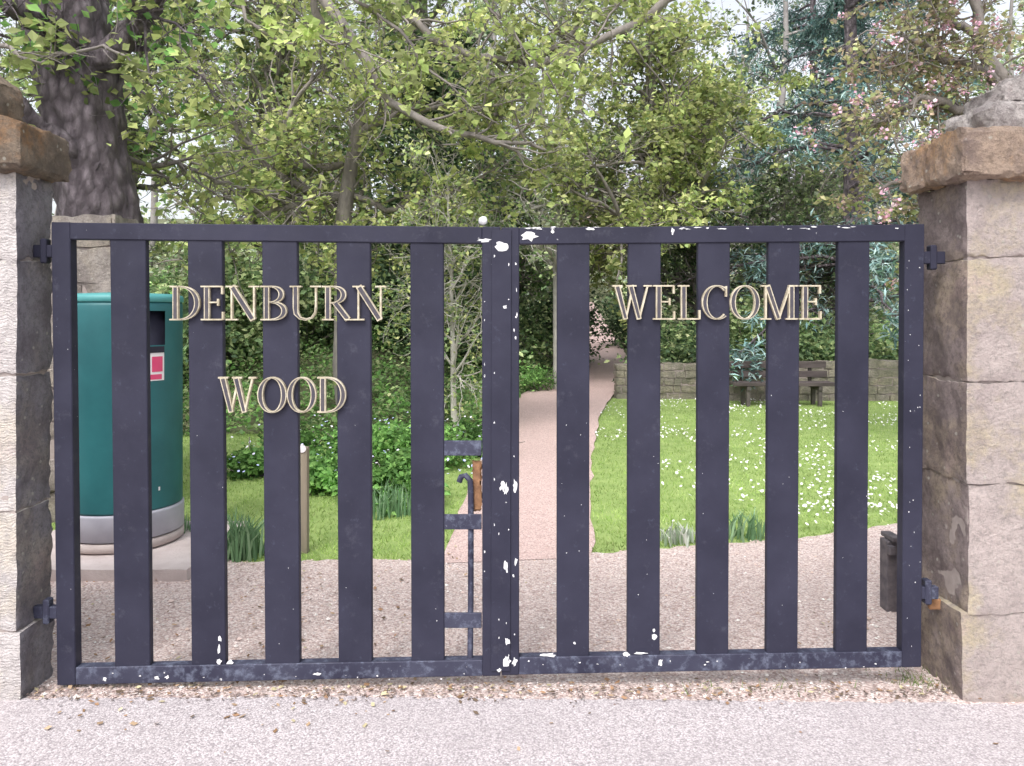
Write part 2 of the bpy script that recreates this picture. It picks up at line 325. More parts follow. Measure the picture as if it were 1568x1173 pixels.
# ---------------------------------------------------------------- stone pillars
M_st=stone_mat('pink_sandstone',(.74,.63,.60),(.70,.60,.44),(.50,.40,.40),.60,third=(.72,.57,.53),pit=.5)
M_st2=stone_mat('sandstone_stained_shaded_face',(.42,.34,.33),(.46,.37,.29),(.17,.13,.14),.52,third=(.44,.33,.31))  # inner face: staining plus the shade of this side, painted as darker stone
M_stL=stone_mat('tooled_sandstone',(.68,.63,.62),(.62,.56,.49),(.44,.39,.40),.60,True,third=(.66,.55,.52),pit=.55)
M_st2L=stone_mat('sandstone_grey_shaded_face',(.37,.35,.39),(.42,.38,.35),(.19,.165,.19),.52,third=(.44,.35,.33))  # left inner face: its bluish shade is put into the stone colour, with staining
M_cap=stone_mat('cap_stone_orange',(.60,.45,.35),(.62,.38,.21),(.20,.15,.15),.52)
M_capL=stone_mat('cap_stone_mossy',(.40,.31,.23),(.38,.21,.10),(.11,.09,.075),.48,third=(.32,.26,.13))
M_top=stone_mat('lichen_stone',(.58,.52,.51),(.66,.61,.59),(.14,.10,.11),.54,third=(.54,.44,.43))
M_mortar=simple('mortar',(.24,.2,.19),(.36,.31,.29),20)
def zz(py,d=3.0): return CZ-(py-HY)*d/F
def pillar(name,x0,x1,y0,y1,courses,inner,mats,spl):
    e=empty(name); bm=bmesh.new(); sd=0
    for ci,(a,b) in enumerate(zip(courses[:-1],courses[1:])):
        sd+=1; z1=zz(a);z0=zz(b) if b<1060 else -.03; off=rng.uniform(-.006,.006)
        xa,xb=x0+off,x1+off
        if b>1060: 
            if inner<0: xa-=.012
            else: xb+=.010
        cuts=[xa,xb] if ci%2==spl else [xa,(x0+.36 if inner<0 else x1-.34),xb]
        for q in range(len(cuts)-1):
            last=(q==0) if inner<0 else (q==len(cuts)-2)
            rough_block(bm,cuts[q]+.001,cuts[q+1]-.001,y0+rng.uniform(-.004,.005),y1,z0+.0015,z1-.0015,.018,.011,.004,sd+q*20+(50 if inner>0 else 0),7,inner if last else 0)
    autosmooth(from_bm('shaft',bm,mats,e))
    bm=bmesh.new(); bbox(bm,x0+.011,x1-.011,y0+.012,y1-.012,0,zz(courses[0])-.01); from_bm('mortar_core',bm,M_mortar,e)
    return e
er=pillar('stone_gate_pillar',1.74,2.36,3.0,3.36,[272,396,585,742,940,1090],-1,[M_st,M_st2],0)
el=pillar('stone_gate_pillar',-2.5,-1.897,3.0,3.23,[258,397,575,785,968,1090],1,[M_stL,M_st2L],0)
def stone(nm,e,mat,*a,**k):
    bm=bmesh.new(); rough_block(bm,*a,**k); return autosmooth(from_bm(nm,bm,[mat],e),30)
stone('cap_slab',er,M_cap,1.67,2.45,2.91,3.37,zz(272,2.95),zz(198,2.95),.018,.018,.010,3,9)
zt_=zz(204,2.95); zu=zz(148,2.98); zv=zz(98,2.98)
stone('cap_upper_stone',er,M_top,1.83,2.42,3.0,3.30,zt_,zu,.018,.020,.010,5,9,topf=lambda x,z:z-.02*float(1-ss(1.83,1.87,x)))
stone('cap_top_stone',er,M_top,1.88,2.42,3.02,3.28,zu-.012,zv,.018,.020,.012,11,9,topf=lambda x,z:(zu-.012)+(z-zu+.012)*(.5+.22*float(ss(1.92,1.94,x))+.28*float(ss(1.98,2.01,x))))
stone('cap_slab',el,M_capL,-2.6,-1.835,2.93,3.25,zz(258,2.95),zz(172,2.95),.018,.014,.010,13,9,topf=lambda x,z:z-.03*float(ss(-1.98,-1.835,x)))
stone('cap_upper_stone',el,M_capL,-2.5,-1.965,2.98,3.16,zz(182,2.95),zz(84,2.95),.018,.016,.012,15,9,topf=lambda x,z:z-.07*float(ss(-2.1,-1.965,x)))
def stone_wall(name,x0,x1,y0,y1,z0,z1,sw,sh,mat,disp=.02,cut=.08,rnd=.012):
    e=empty(name); bm=bmesh.new(); z=z0; s=0
    nr=max(1,round((z1-z0)/sh)); hh=(z1-z0)/nr
    for rI in range(nr):
        x=x0-rng.uniform(0,sw*.5)
        while x<x1:
            w=sw*rng.uniform(.45,1.5); s+=1
            rough_block(bm,max(x,x0),max(min(x+w,x1+.02)-.006,max(x,x0)+.03),y0+rng.uniform(-.02,.015),y1,z+.003,z+hh-.003+(rng.uniform(-.03,.03) if rI==nr-1 else 0),cut,disp,rnd,s); x+=w
        z+=hh*1.0
    autosmooth(from_bm('stones',bm,[mat],e),30)
    bm=bmesh.new(); bbox(bm,x0+.03,x1-.03,y0+.025,y1-.04,z0,z1-.03); from_bm('core',bm,M_mortar,e); return e
M_wall=stone_mat('rubble_stone',(.40,.35,.31),(.38,.34,.26),(.17,.17,.12),.48,lich=.2)
stone_wall('garden_wall',1.80,3.5,13.5,13.9,-.02,.62,.28,.13,M_wall,disp=.012,cut=.07,rnd=.008)
stone_wall('garden_wall',3.5,9.2,13.2,13.6,-.02,.68,.28,.13,M_wall,disp=.012,cut=.07,rnd=.008)
M_wall2=stone_mat('boundary_stone',(.54,.48,.44),(.48,.42,.35),(.20,.17,.16),.5)
stone_wall('boundary_wall',-7,-2.83,5.55,5.9,-.02,2.2,.5,.25,M_wall2,disp=.02,cut=.06,rnd=.01)
stone_wall('roadside_wall',2.37,7,3.05,3.33,-.02,1.6,.5,.24,M_wall2)
stone_wall('roadside_wall',-7,-2.51,3.03,3.22,-.02,1.6,.5,.24,M_wall2)
# ---------------------------------------------------------------- gates
def gatemat(name,c1,c2,scuff,amt):
    m,t,b=nt(name); co=coords(t)
    c=ramp(t,noi(t,co,4,5),[(.35,c1),(.7,c2)])
    c=mixc(t,ramp(t,noi(t,co,26,8,.75),[(amt,0),(amt+.16,.45)]),c,scuff)
    c=mixc(t,ramp(t,noi(t,co,9,8,.8),[(.57,0),(.70,.22)]),c,(.14,.14,.17))
    c=mixc(t,ramp(t,noi(t,co,75,3,.5),[(.76,0),(.78,.8)]),c,(.5,.5,.53))
    t.links.new(c,b.inputs['Base Color']); t.links.new(ramp(t,noi(t,co,12,4),[(.3,.5),(.7,.72)]),b.inputs['Roughness']); b.inputs['Specular IOR Level'].default_value=.3
    bump(t,b,noi(t,co,140,4),.15,.002); return m
M_gate=gatemat('gate_paint',(.017,.017,.034),(.029,.029,.052),(.10,.11,.16),.60)
M_rail=gatemat('gate_paint_worn',(.022,.022,.044),(.048,.05,.082),(.22,.25,.34),.50)
M_chip=simple('chipped_paint_undercoat',(.62,.62,.66),(.8,.8,.8),30,.8,.3,.002,80)
M_brass=simple('letter_edge_gilt',(.34,.29,.20),(.62,.56,.44),40,.5,.1,.001,80)
M_inner=simple('letter_face_dark',(.035,.033,.055),(.08,.07,.075),30,.5,0)
M_rust=simple('rust',(.14,.07,.04),(.34,.18,.09),25,.9,.6,.005,60)
GD=3.1
def leaf(name,xl0,xl1,xr0,xr1,top,bot,bars,s):
    e=empty(name); bm=bmesh.new()
    slab(bm,[(xl0,top(xl0)),(xl1,top(xl1)),(xl1+s(xl1),bot(xl1)),(xl0+s(xl0),bot(xl0))],GD,.05)
    slab(bm,[(xr0,top(xr0)),(xr1,top(xr1)),(xr1+s(xr1),bot(xr1)),(xr0+s(xr0),bot(xr0))],GD,.05)
    slab(bm,[(xl1-.3,top(xl1)+.4),(xr0+.3,top(xr0)+.4),(xr0+.3,top(xr0)+26),(xl1-.3,top(xl1)+26)],GD+.001,.048)
    from_bm('frame',bm,M_gate,e); bm=bmesh.new()
    slab(bm,[(xl1+s(xl1)-.3,bot(xl1)-27),(xr0+s(xr0)+.3,bot(xr0)-25),(xr0+s(xr0)+.3,bot(xr0)-.4),(xl1+s(xl1)-.3,bot(xl1)-.4)],GD+.001,.048)
    from_bm('bottom_rail',bm,M_rail,e); bm=bmesh.new()
    for a,c in bars: slab(bm,[(a,top(a)+22),(c,top(c)+22),(c+s(c),bot(c)-20),(a+s(a),bot(a)-20)],GD+.007,.032)
    from_bm('bars',bm,M_gate,e); return e
topL=lambda x:340+(x-78)/660*7; botL=lambda x:1050-(x-78)/660*14
topR=lambda x:348-(x-795)/620*5; botR=lambda x:1034-(x-795)/620*12
shL=lambda x:9*(1-(x-78)/700); shR=lambda x:-5*(x-795)/620
gl=leaf('metal_gate',78,107,738,766,topL,botL,[(168,223),(287,340),(401,455),(515,567),(628,679)],shL)
gr=leaf('metal_gate',768,795,1386,1416,topR,botR,[(853,903),(962,1012),(1069,1118),(1177,1225),(1284,1332)],shR)
bm=bmesh.new(); slab(bm,[(753,352),(783,352),(781,1028),(752,1028)],GD-.006,.005,.001); from_bm('closing_strip',bm,M_gate,gl)
bm=bmesh.new()
for y in (675,788,939): slab(bm,[(679.5,y),(737.5,y),(737.5,y+23),(679.5,y+23)],GD+.012,.012,.002)
from_bm('bolt_brackets',bm,M_rail,gl)
def rod(name,pts,r,mat,parent,sides=10):
    q=np.array(pts)[None]; v,f=tubes(q,np.full((1,len(pts)),r),sides); return mk(name,v,[f],mat,smooth=True,parent=parent)
rod('drop_bolt',[P(703,738,3.13),P(706,730,3.13),P(713,728,3.13),P(720,736,3.13),P(721,760,3.13),P(721,900,3.13),P(720,1008,3.13)],.012,M_rail,gl)
stone('rusty_catch',gl,M_rust,P(724,0,3.15)[0],P(738,0,3.15)[0],3.137,3.15,P(0,782,3.15)[2],P(0,705,3.15)[2],.008,.006,.004,4,30)
def hinge(px0,px1,py,parent,mat=M_gate):
    bm=bmesh.new(); slab(bm,[(px0,py-9),(px1,py-9),(px1,py+10),(px0,py+10)],GD+.01,.03,.003)
    mx=(px0+px1)/2; slab(bm,[(mx-5,py-19),(mx+5,py-19),(mx+5,py+19),(mx-5,py+19)],GD+.003,.04,.005); from_bm('hinge',bm,mat,parent)
hinge(50,80,384,gl);hinge(50,88,938,gl,M_rail);hinge(1414,1448,394,gr);hinge(1408,1438,908,gr,M_rail)
bm=bmesh.new(); slab(bm,[(1424,918),(1442,918),(1442,934),(1424,934)],GD+.05,.02,.003); from_bm('rusty_hinge_plate',bm,M_rust,gr)
TK=.155;TN=.042
def arc(cx,cy,rx,ry,a0,a1,n=22,e=1.0):
    a=np.radians(np.linspace(a0,a1,n)); return [(cx+rx*math.copysign(abs(math.cos(q))**e,math.cos(q)),cy+ry*math.sin(q),TN+(TK-TN)*abs(math.cos(q))**1.5) for q in a]
def st(x,w=TK,y0=.02,y1=.98,sf=True):
    o=[[(x,y0,w),(x,y1,w)]]
    if sf:o+=[[(x-.17,.03,TN),(x+.17,.03,TN)],[(x-.17,.97,TN),(x+.17,.97,TN)]]
    return o
def hb(x0,x1,y): return [[(x0,y,TN),(x1,y,TN)]]
GL={'D':(.9,st(.18)+[arc(.22,.5,.58,.47,90,-90,24,.8)]),
'E':(.74,st(.18)+hb(.18,.62,.97)+hb(.18,.62,.03)+hb(.18,.5,.52)+[[(.62,.75,.05),(.62,.98,.05)],[(.64,.02,.05),(.64,.25,.05)],[(.5,.42,.05),(.5,.62,.05)]]),
'N':(.98,st(.16,.05)+[[(.16,.98,.17),(.78,.02,.17)]]+[[(.80,.02,.05),(.80,.98,.05)],[(.64,.97,TN),(.96,.97,TN)]]),
'B':(.82,st(.18)+[arc(.25,.745,.36,.225,90,-90,18,.8),arc(.27,.275,.42,.245,90,-90,18,.8)]),
'U':(.95,[[(.2,.35,TK),(.2,.98,TK)],[(.03,.97,TN),(.37,.97,TN)],[(.78,.35,.05),(.78,.98,.05)],[(.62,.97,TN),(.94,.97,TN)]]+[[(.2,.38,TK),(.22,.2,.14),(.33,.07,.08),(.5,.03,.06),(.66,.08,.05),(.76,.22,.05),(.78,.38,.05)]]),
'R':(.9,st(.18)+[arc(.25,.735,.38,.235,90,-90,18,.8)]+[[(.38,.52,.16),(.76,.03,.16)],[(.66,.03,TN),(.9,.03,TN)]]),
'W':(1.2,[[(.14,.98,.16),(.4,.02,.13)],[(.4,.02,.05),(.62,.98,.05)],[(.54,.98,.16),(.8,.02,.13)],[(.8,.02,.05),(1.05,.98,.05)],[(0,.97,TN),(.3,.97,TN)],[(.42,.97,TN),(.72,.97,TN)],[(.93,.97,TN),(1.17,.97,TN)]]),
'O':(.9,[arc(.44,.5,.36,.47,0,360,40)]),
'L':(.72,st(.18)+hb(.18,.64,.03)+[[(.65,.02,.05),(.65,.28,.05)]]),
'C':(.84,[arc(.45,.5,.37,.47,50,310,34)]+[[(.72,.66,.05),(.72,.96,.05)]]),
'M':(1.15,[[(.16,.02,.05),(.16,.98,.05)],[(0,.03,TN),(.32,.03,TN)],[(.02,.97,TN),(.26,.97,TN)],[(.2,.98,.155),(.54,.02,.13)],[(.54,.02,.05),(.88,.98,.05)],[(.92,.02,TK),(.92,.98,TK)],[(.76,.03,TN),(1.1,.03,TN)],[(.84,.97,TN),(1.1,.97,TN)]])}
def word(txt,px0,px1,pt,pb,parent,nm):
    tw=sum(GL[c][0] for c in txt); x=0; bmo=bmesh.new(); bmi=bmesh.new(); k=0
    A=P(px0,pb,3.085); B=P(px1,pt,3.085); W=B[0]-A[0]; Hh=B[2]-A[2]; sx=W/tw
    def ribbon(bm,pts,w,y0,y1):
        q=np.array([(A[0]+p[0]*sx,A[2]+p[1]*Hh) for p in pts]); w=np.array(w)*Hh; T=unit(np.gradient(q,axis=0)); Nn=np.stack([-T[:,1],T[:,0]],1)
        l=q+Nn*w[:,None]/2; r=q-Nn*w[:,None]/2; rows=[[bm.verts.new((p[0],y,p[1])) for p in s] for s,y in ((l,y0),(r,y0),(r,y1),(l,y1))]
        for i in range(len(q)-1):
            for a in range(4): bm.faces.new((rows[a][i],rows[(a+1)%4][i],rows[(a+1)%4][i+1],rows[a][i+1]))
        bm.faces.new([rows[a][0] for a in range(4)]); bm.faces.new([rows[a][-1] for a in range(4)])
    for ch in txt:
        for s in GL[ch][1]:
            k+=1; pts=[(p[0]+x,p[1]) for p in s]; w=[p[2] for p in s]
            off=(k%7)*.0004
            ribbon(bmo,pts,w,3.088+off,3.1065+off)
            if max(w)>.12:
                wi=[max(v-.062,.003) for v in w]; pi=list(pts)
                if len(pi)==2:
                    a=np.array(pi[0]);b2=np.array(pi[1]); pi=[tuple(a+(b2-a)*.04),tuple(b2-(b2-a)*.04)]
                ribbon(bmi,pi,wi,3.0862+off,3.0876+off)
        x+=GL[ch][0]
    from_bm(nm,bmo,M_brass,parent); from_bm(nm+'_face',bmi,M_inner,parent)
word('DENBURN',258,592,437,491,gl,'letters_denburn'); word('WOOD',333,530,577,633,gl,'letters_wood'); word('WELCOME',938,1263,436,490,gr,'letters_welcome')
def chips(parent,lst,nm):
    bm=bmesh.new()
    for px,py,rx,ry in lst:
        n=13; c=P(px,py,GD-.0075 if 750<px<785 else GD-.0012); vs=[]
        for i in range(n):
            a=2*math.pi*i/n; r=(.45+.75*rng.uniform())
            vs.append(bm.verts.new((c[0]+math.cos(a)*rx*r*GD/F,c[1],c[2]+math.sin(a)*ry*r*GD/F)))
        bm.faces.new(vs)
    from_bm(nm,bm,M_chip,parent)
cl_=[(768,376,12,8),(742,368,12,3),(773,470,3,3),(770,745,5,8),(775,750,4,11),(775,868,4,9),(777,982,4,6),(776,1012,6,11),(338,1040,2,2)]
cl_+=[(336,1013,5,4),(352,1014,8,5),(240,1038,5,3),(160,1040,4,3),(485,1032,7,2),(765,1026,4,3),(256,1037,4,3)]
for _ in range(22): cl_.append((rng.choice([742,757,775,779,764]),rng.uniform(355,1025),rng.uniform(.5,1.3),rng.uniform(.8,3)))
for _ in range(12): cl_.append((rng.uniform(120,735),botL(400)-rng.uniform(2,14),rng.uniform(.6,2),rng.uniform(.6,1.4)))
chips(gl,cl_,'paint_chips')
cr=[(812,362,15,7),(846,354,3,4),(904,350,7,2.5),(1030,354,3,5),(1046,350,7,2),(789,745,5,11),(840,1003,12,3.5),(960,1002,6,4),(1011,1014,4,7),(980,1000,16,1.6),(788,1014,4,10),(790,860,3,7)]
for _ in range(10): cr.append((rng.uniform(786,793),rng.uniform(380,1020),rng.uniform(.6,1.8),rng.uniform(1,5)))
for _ in range(22): cr.append((rng.uniform(800,1380),350+rng.uniform(-3,1),rng.uniform(2,9),rng.uniform(.5,1.2)))
for _ in range(14): cr.append((rng.uniform(800,1380),botR(1100)-rng.uniform(4,16),rng.uniform(.6,2.4),rng.uniform(.6,1.4)))
for _ in range(22): cr.append((rng.uniform(1388,1410),rng.uniform(380,1010),rng.uniform(.4,1.0),rng.uniform(.6,1.6)))
chips(gr,cr,'paint_chips')
def barchips(parent,bars,sh,n,extra):
    bm=bmesh.new(); L=[(rng.uniform(*bars[rng.integers(len(bars))]),rng.uniform(600,1000),rng.uniform(.35,.8),rng.uniform(.35,.9)) for _ in range(n)]+extra
    for px,py,rx,ry in L:
        c=P(px+sh(px)*.6,py,GD+.0055); bm.faces.new([bm.verts.new((c[0]+math.cos(a)*rx*.0026*rng.uniform(.6,1.3),c[1],c[2]+math.sin(a)*ry*.0026*rng.uniform(.6,1.3))) for a in np.linspace(0,6.28,9)[:-1]])
    from_bm('bar_chips',bm,M_chip,parent)
barchips(gl,[(290,338),(404,452),(517,564),(630,676)],shL,9,[(333,978,3,5),(332,995,2,7)])
barchips(gr,[(856,900),(965,1010),(1072,1115),(1180,1222),(1287,1330)],shR,22,[(1003,975,5,4),(1002,965,2,3),(880,985,2,2)])
bm=bmesh.new(); bmesh.ops.create_icosphere(bm,subdivisions=3,radius=.018)
for v in bm.verts: v.co=Vector((v.co.x,v.co.y,v.co.z*.95))*(1+.2*noise.noise(v.co*90))+Vector(P(740,338,3.12))
from_bm('stile_knob',bm,M_chip,gl,True)
gs=empty('gate_stop_post'); M_iron=simple('dark_iron',(.06,.055,.07),(.16,.14,.15),20,.7,.4,.004,60)
bm=bmesh.new(); p=P(1372,0,3.9); bbox(bm,p[0]-.045,p[0]+.06,3.9,3.98,0,.36,.008); bbox(bm,p[0]-.05,p[0]-.02,3.86,3.895,.30,.345,.006); bbox(bm,p[0]-.03,p[0]+.02,3.87,4.0,.363,.385,.004); from_bm('post',bm,M_iron,gs)
# ---------------------------------------------------------------- litter bin
lb=empty('litter_bin'); bc=np.array([(191-CX)*4.92/F,4.92]); R=.335
M_teal=simple('bin_teal_plastic',(.010,.095,.108),(.022,.145,.16),3,.5,.1,.002,60); M_tl=simple('bin_lid',(.05,.24,.25),(.08,.30,.30),6,.5,.1,.002,60)
M_black=simple('bin_interior',(.006,.006,.016),(.015,.015,.035),5,.7,0); M_grey=simple('bin_base_grey',(.34,.34,.40),(.42,.42,.48),8,.6,.1,.002,50)
def lathe(name,prof,mat,parent,seg=96,skip=None,c=bc):
    bm=bmesh.new(); rows=[[bm.verts.new((c[0]+r*math.sin(2*math.pi*i/seg),c[1]-r*math.cos(2*math.pi*i/seg),z)) for i in range(seg)] for r,z in prof]
    for a in range(len(prof)-1):
        for i in range(seg):
            if skip and skip(i*360/seg,(prof[a][1]+prof[a+1][1])/2): continue
            bm.faces.new((rows[a][i],rows[a][(i+1)%seg],rows[a+1][(i+1)%seg],rows[a+1][i]))
    if prof[0][0]>.01: bm.faces.new(rows[0])
    if prof[-1][0]>.01: bm.faces.new(rows[-1])
    return from_bm(name,bm,mat,parent,True)
zb=lambda py:CZ-(py-HY)*4.6/F
lathe('foot',[(.33,.08),(.345,.09),(.345,.135),(.33,.14)],simple('foot_concrete',(.4,.33,.32),(.5,.44,.42),8),lb)
lathe('base_ring',[(.325,.142),(.345,.15),(.345,zb(794)),(.345,zb(792)),(.337,zb(790))],M_grey,lb)
zt=zb(462)
lathe('body',[(.336,zb(789)),(.336,.32),(.336,.5),(.336,.8),(.336,1.1),(.336,zb(530)),(.336,zb(505)),(.336,zb(476)),(.336,zb(468)),(.332,zt)],M_teal,lb,skip=lambda a,z:(24<a<64 or 180<a<222) and zb(530)<z<zb(476))
lathe('liner',[(.29,.3),(.29,zt-.01)],M_black,lb)
lathe('lid',[(.338,zt),(.341,zt+.004),(.343,zt+.028),(.335,zt+.042),(.28,zt+.052),(.12,zt+.06),(.001,zt+.062)],M_tl,lb)
def panel(a0,a1,z0,z1,r,mat,nm):
    n=8; v=[];
    for i in range(n+1):
        a=math.radians(a0+(a1-a0)*i/n)
        for z in (z0,z1): v.append((bc[0]+r*math.sin(a),bc[1]-r*math.cos(a),z))
    mk(nm,v,[np.array([[2*i,2*i+2,2*i+3,2*i+1] for i in range(n)])],mat,smooth=True,parent=lb)
panel(22.5,66,zb(542),zb(532),.340,M_black,'aperture_lip')
M_lab=simple('label_white',(.75,.7,.72),(.8,.78,.8),5,.5,0); M_pink=simple('label_pink',(.65,.05,.16),(.72,.09,.2),5,.5,0)
panel(37,66,zb(586),zb(540),.3375,M_lab,'label'); panel(40,63,zb(584),zb(576),.3385,M_pink,'label_band'); panel(52,64,zb(572),zb(548),.3385,M_pink,'label_mark'); panel(40,50,zb(550),zb(546),.3385,M_pink,'label_text')
for a in(-60,-20,20,60): panel(a-1,a+1,zb(760),zb(754),.3385,M_lab,'rivet')
panel(25.0,25.6,.32,zb(545),.3372,M_black,'door_seam')
bm=bmesh.new(); rough_block(bm,-3.0,-1.80,4.34,5.35,-.02,.075,.05,.004,.002,2); autosmooth(from_bm('concrete_slab',bm,[simple('concrete_pink',(.48,.41,.40),(.60,.53,.52),7,.9,.5,.01,60)]))
wp=empty('wooden_marker_post'); q=P(463,0,4.85); bm=bmesh.new(); bbox(bm,q[0]-.029,q[0]+.029,4.85,4.91,0,.66,.006); from_bm('post',bm,simple('weathered_wood',(.20,.17,.13),(.34,.29,.22),12,.9,.5,.004,50,sc=(1,1,.1)),wp)
bm=bmesh.new(); bmesh.ops.create_cone(bm,cap_ends=True,segments=20,radius1=.024,radius2=.024,depth=.004); 
for v in bm.verts: v.co=Vector((v.co.x+q[0],v.co.z+4.846,v.co.y+.655))
from_bm('waymark_disc',bm,M_lab,wp)
be=empty('park_bench'); M_bw=simple('bench_wood',(.045,.035,.035),(.10,.08,.078),12,.85,.4,.004,60,sc=(.2,1,1)); M_bl=simple('bench_leg_timber',(.05,.042,.04),(.10,.085,.08),14)
x0=P(1119,0,12.5)[0];x1=P(1276,0,12.5)[0]; bm=bmesh.new()
for z0,z1,y in ((.59,.70,12.78),(.445,.545,12.74)): bbox(bm,x0,x1,y,y+.035,z0,z1,.006)
for i in range(3): bbox(bm,x0,x1,12.36+i*.125,12.47+i*.125,.33,.385,.006)
from_bm('slats',bm,M_bw,be); bm=bmesh.new()
for x in (x0+.22,x1-.28):
    bbox(bm,x,x+.06,12.38,12.44,0,.325,.006); bbox(bm,x,x+.06,12.66,12.72,0,.325,.006); bbox(bm,x+.002,x+.058,12.36,12.735,.26,.324,.004)
    bbox(bm,x+.004,x+.056,12.816,12.85,.28,.69,.004); bbox(bm,x+.006,x+.054,12.72,12.84,.28,.324,.002)
from_bm('legs',bm,M_bl,be)
# ---------------------------------------------------------------- houses
def house(name,x,y,w,d,h,wallm,roofm,zoff=0):
    e=empty(name); z=float(H(x,y))-.3+zoff; bm=bmesh.new(); bbox(bm,x-w/2,x+w/2,y,y+d,z,z+h)
    a=[bm.verts.new(c) for c in ((x-w/2,y,z+h),(x-w/2,y+d,z+h),(x-w/2,y+d/2,z+h+2.6))]; bm.faces.new(a)
    a=[bm.verts.new(c) for c in ((x+w/2,y,z+h),(x+w/2,y+d,z+h),(x+w/2,y+d/2,z+h+2.6))]; bm.faces.new(a); from_bm('walls',bm,wallm,e)
    bm=bmesh.new()
    for s in(-1,1):
        ye=y-.4 if s<0 else y+d+.4
        v=[bm.verts.new(c) for c in ((x-w/2-.4,ye,z+h-.2),(x+w/2+.4,ye,z+h-.2),(x+w/2+.4,y+d/2,z+h+2.75),(x-w/2-.4,y+d/2,z+h+2.75))]; bm.faces.new(v)
    bbox(bm,x+w/4,x+w/4+.9,y+d/2-.4,y+d/2+.4,z+h+1.5,z+h+4); from_bm('roof',bm,roofm,e)
    bm=bmesh.new(); bm2=bmesh.new()
    for zl in (1.0,3.7):
        for i in range(4):
            cx=x-w/2+w*(i+.5)/4; bbox(bm,cx-.5,cx+.5,y-.03,y-.005,z+zl,z+zl+1.4); bbox(bm2,cx-.6,cx+.6,y-.08,y-.031,z+zl-.15,z+zl-.02); bbox(bm2,cx-.03,cx+.03,y-.06,y-.031,z+zl,z+zl+1.4); 
    from_bm('windows',bm,M_black,e); from_bm('window_trim',bm2,M_lab,e)
M_brick=simple('brick',(.44,.33,.30),(.5,.38,.35),3,.9,.3,.01,30); M_roof=simple('slate_roof',(.30,.30,.34),(.36,.36,.40),4); M_hw=simple('harled_wall',(.6,.58,.56),(.7,.68,.66),3)
house('brick_house',9,64,11,8,5.2,M_brick,M_roof); house('white_house',27,62,11,8,5.6,M_hw,M_roof)
# ---------------------------------------------------------------- vegetation
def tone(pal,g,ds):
    a=np.array(pal); l=a.mean(1,keepdims=True); return [tuple(v) for v in (a*(1-ds)+l*np.array([1.0,1.0,1.05])*ds)*g]  # greys and lightens leaf colours; haze is painted into the palettes
YG=tone([(.30,.34,.09),(.24,.30,.08),(.36,.38,.13),(.18,.25,.07)],1.7,.22)
MG=tone([(.14,.22,.07),(.20,.27,.09),(.10,.17,.06),(.25,.30,.11)],1.85,.27)
DG=tone([(.05,.09,.035),(.08,.13,.05),(.035,.065,.03)],2.0,.27)
LG=tone([(.13,.28,.06),(.18,.34,.08),(.09,.2,.05)],1.6,.17)
PG=tone([(.24,.28,.14),(.18,.23,.12),(.30,.32,.17)],1.75,.33)
HAZY=tone([(.24,.28,.14),(.18,.25,.12),(.30,.32,.17),(.14,.2,.11)],1.85,.45)  # distant leaves: aerial haze painted in as paler, greyer colour
nb=44; bs=[(rng.uniform(-24,28),rng.uniform(22,38),rng.uniform(.6,1.1)) for _ in range(nb)]
bs=[b for b in bs if not(1.2<b[0]<4 and b[1]<30)]
M_barkfar=simple('bark_far',(.22,.20,.20),(.34,.32,.31),5,.95,0)
tree('distant_trees',bs,11.5,.16,380,1700,4600,(2,4.2),(1,2.2),(.5,1.1),72000,.19,HAZY+MG,tmin=.10,spreadl=.13,mat=M_leafd,mat_b=M_barkfar)
tree('birch_tree',[(P(858,0,15)[0],15)],9,.11,36,160,700,(1,2.2),(.5,1.3),(.3,.8),6500,.10,PG+MG,mat_b=M_barkb,wob=.05)
tree('maple_tree',[(P(990,0,12.5)[0]+.3,15)],6.6,.14,42,300,1500,(1.2,2.8),(.6,1.5),(.3,.8),21000,.12,YG,tmin=.35,droop=-.04)
tree('maple_tree',[(P(370,0,14)[0],14.5)],7.5,.15,42,300,1500,(1.4,3),(.6,1.5),(.3,.8),18000,.12,YG+MG,tmin=.2)
tree('maple_tree',[(P(150,0,14)[0],15)],7.5,.15,40,300,1400,(1.4,3),(.6,1.5),(.3,.8),13000,.12,MG,tmin=.2)
tree('hawthorn_tree',[(P(1080,0,17)[0],18)],5.2,.12,50,300,1500,(1,2.4),(.6,1.3),(.3,.8),17000,.11,MG+DG,tmin=.08)
tree('hawthorn_tree',[(P(760,0,17)[0],17.5)],4.6,.12,50,300,1500,(1,2.2),(.6,1.3),(.3,.8),13000,.11,MG+DG+LG,tmin=.08)
tree('hawthorn_tree',[(P(1250,0,16)[0],17.5)],3.6,.12,50,300,1500,(1,2.0),(.6,1.1),(.3,.8),10000,.11,PG+MG,tmin=.08)
e=tree('ivy_clad_tree',[(P(640,0,14)[0],14)],9,.22,34,240,1000,(1.2,2.6),(.5,1.3),(.3,.8),6500,.10,MG,tmin=.4,wob=.07)
n=19000; z=rng.uniform(.8,6.4,n); a=rng.uniform(0,6.28,n); cx=P(630,0,14)[0]
rr=np.abs(rng.normal(.8,.3,n))*(1+.5*np.sin(z*3.1+a*2)+.25*np.sin(z*7-a))*(1.15-.09*z)
leaves_obj('ivy',np.stack([cx+.1*z-.2+rr*np.cos(a),14+rr*np.sin(a)*.7,z],1),.11,pick(DG,n,.3)*.8,parent=e)
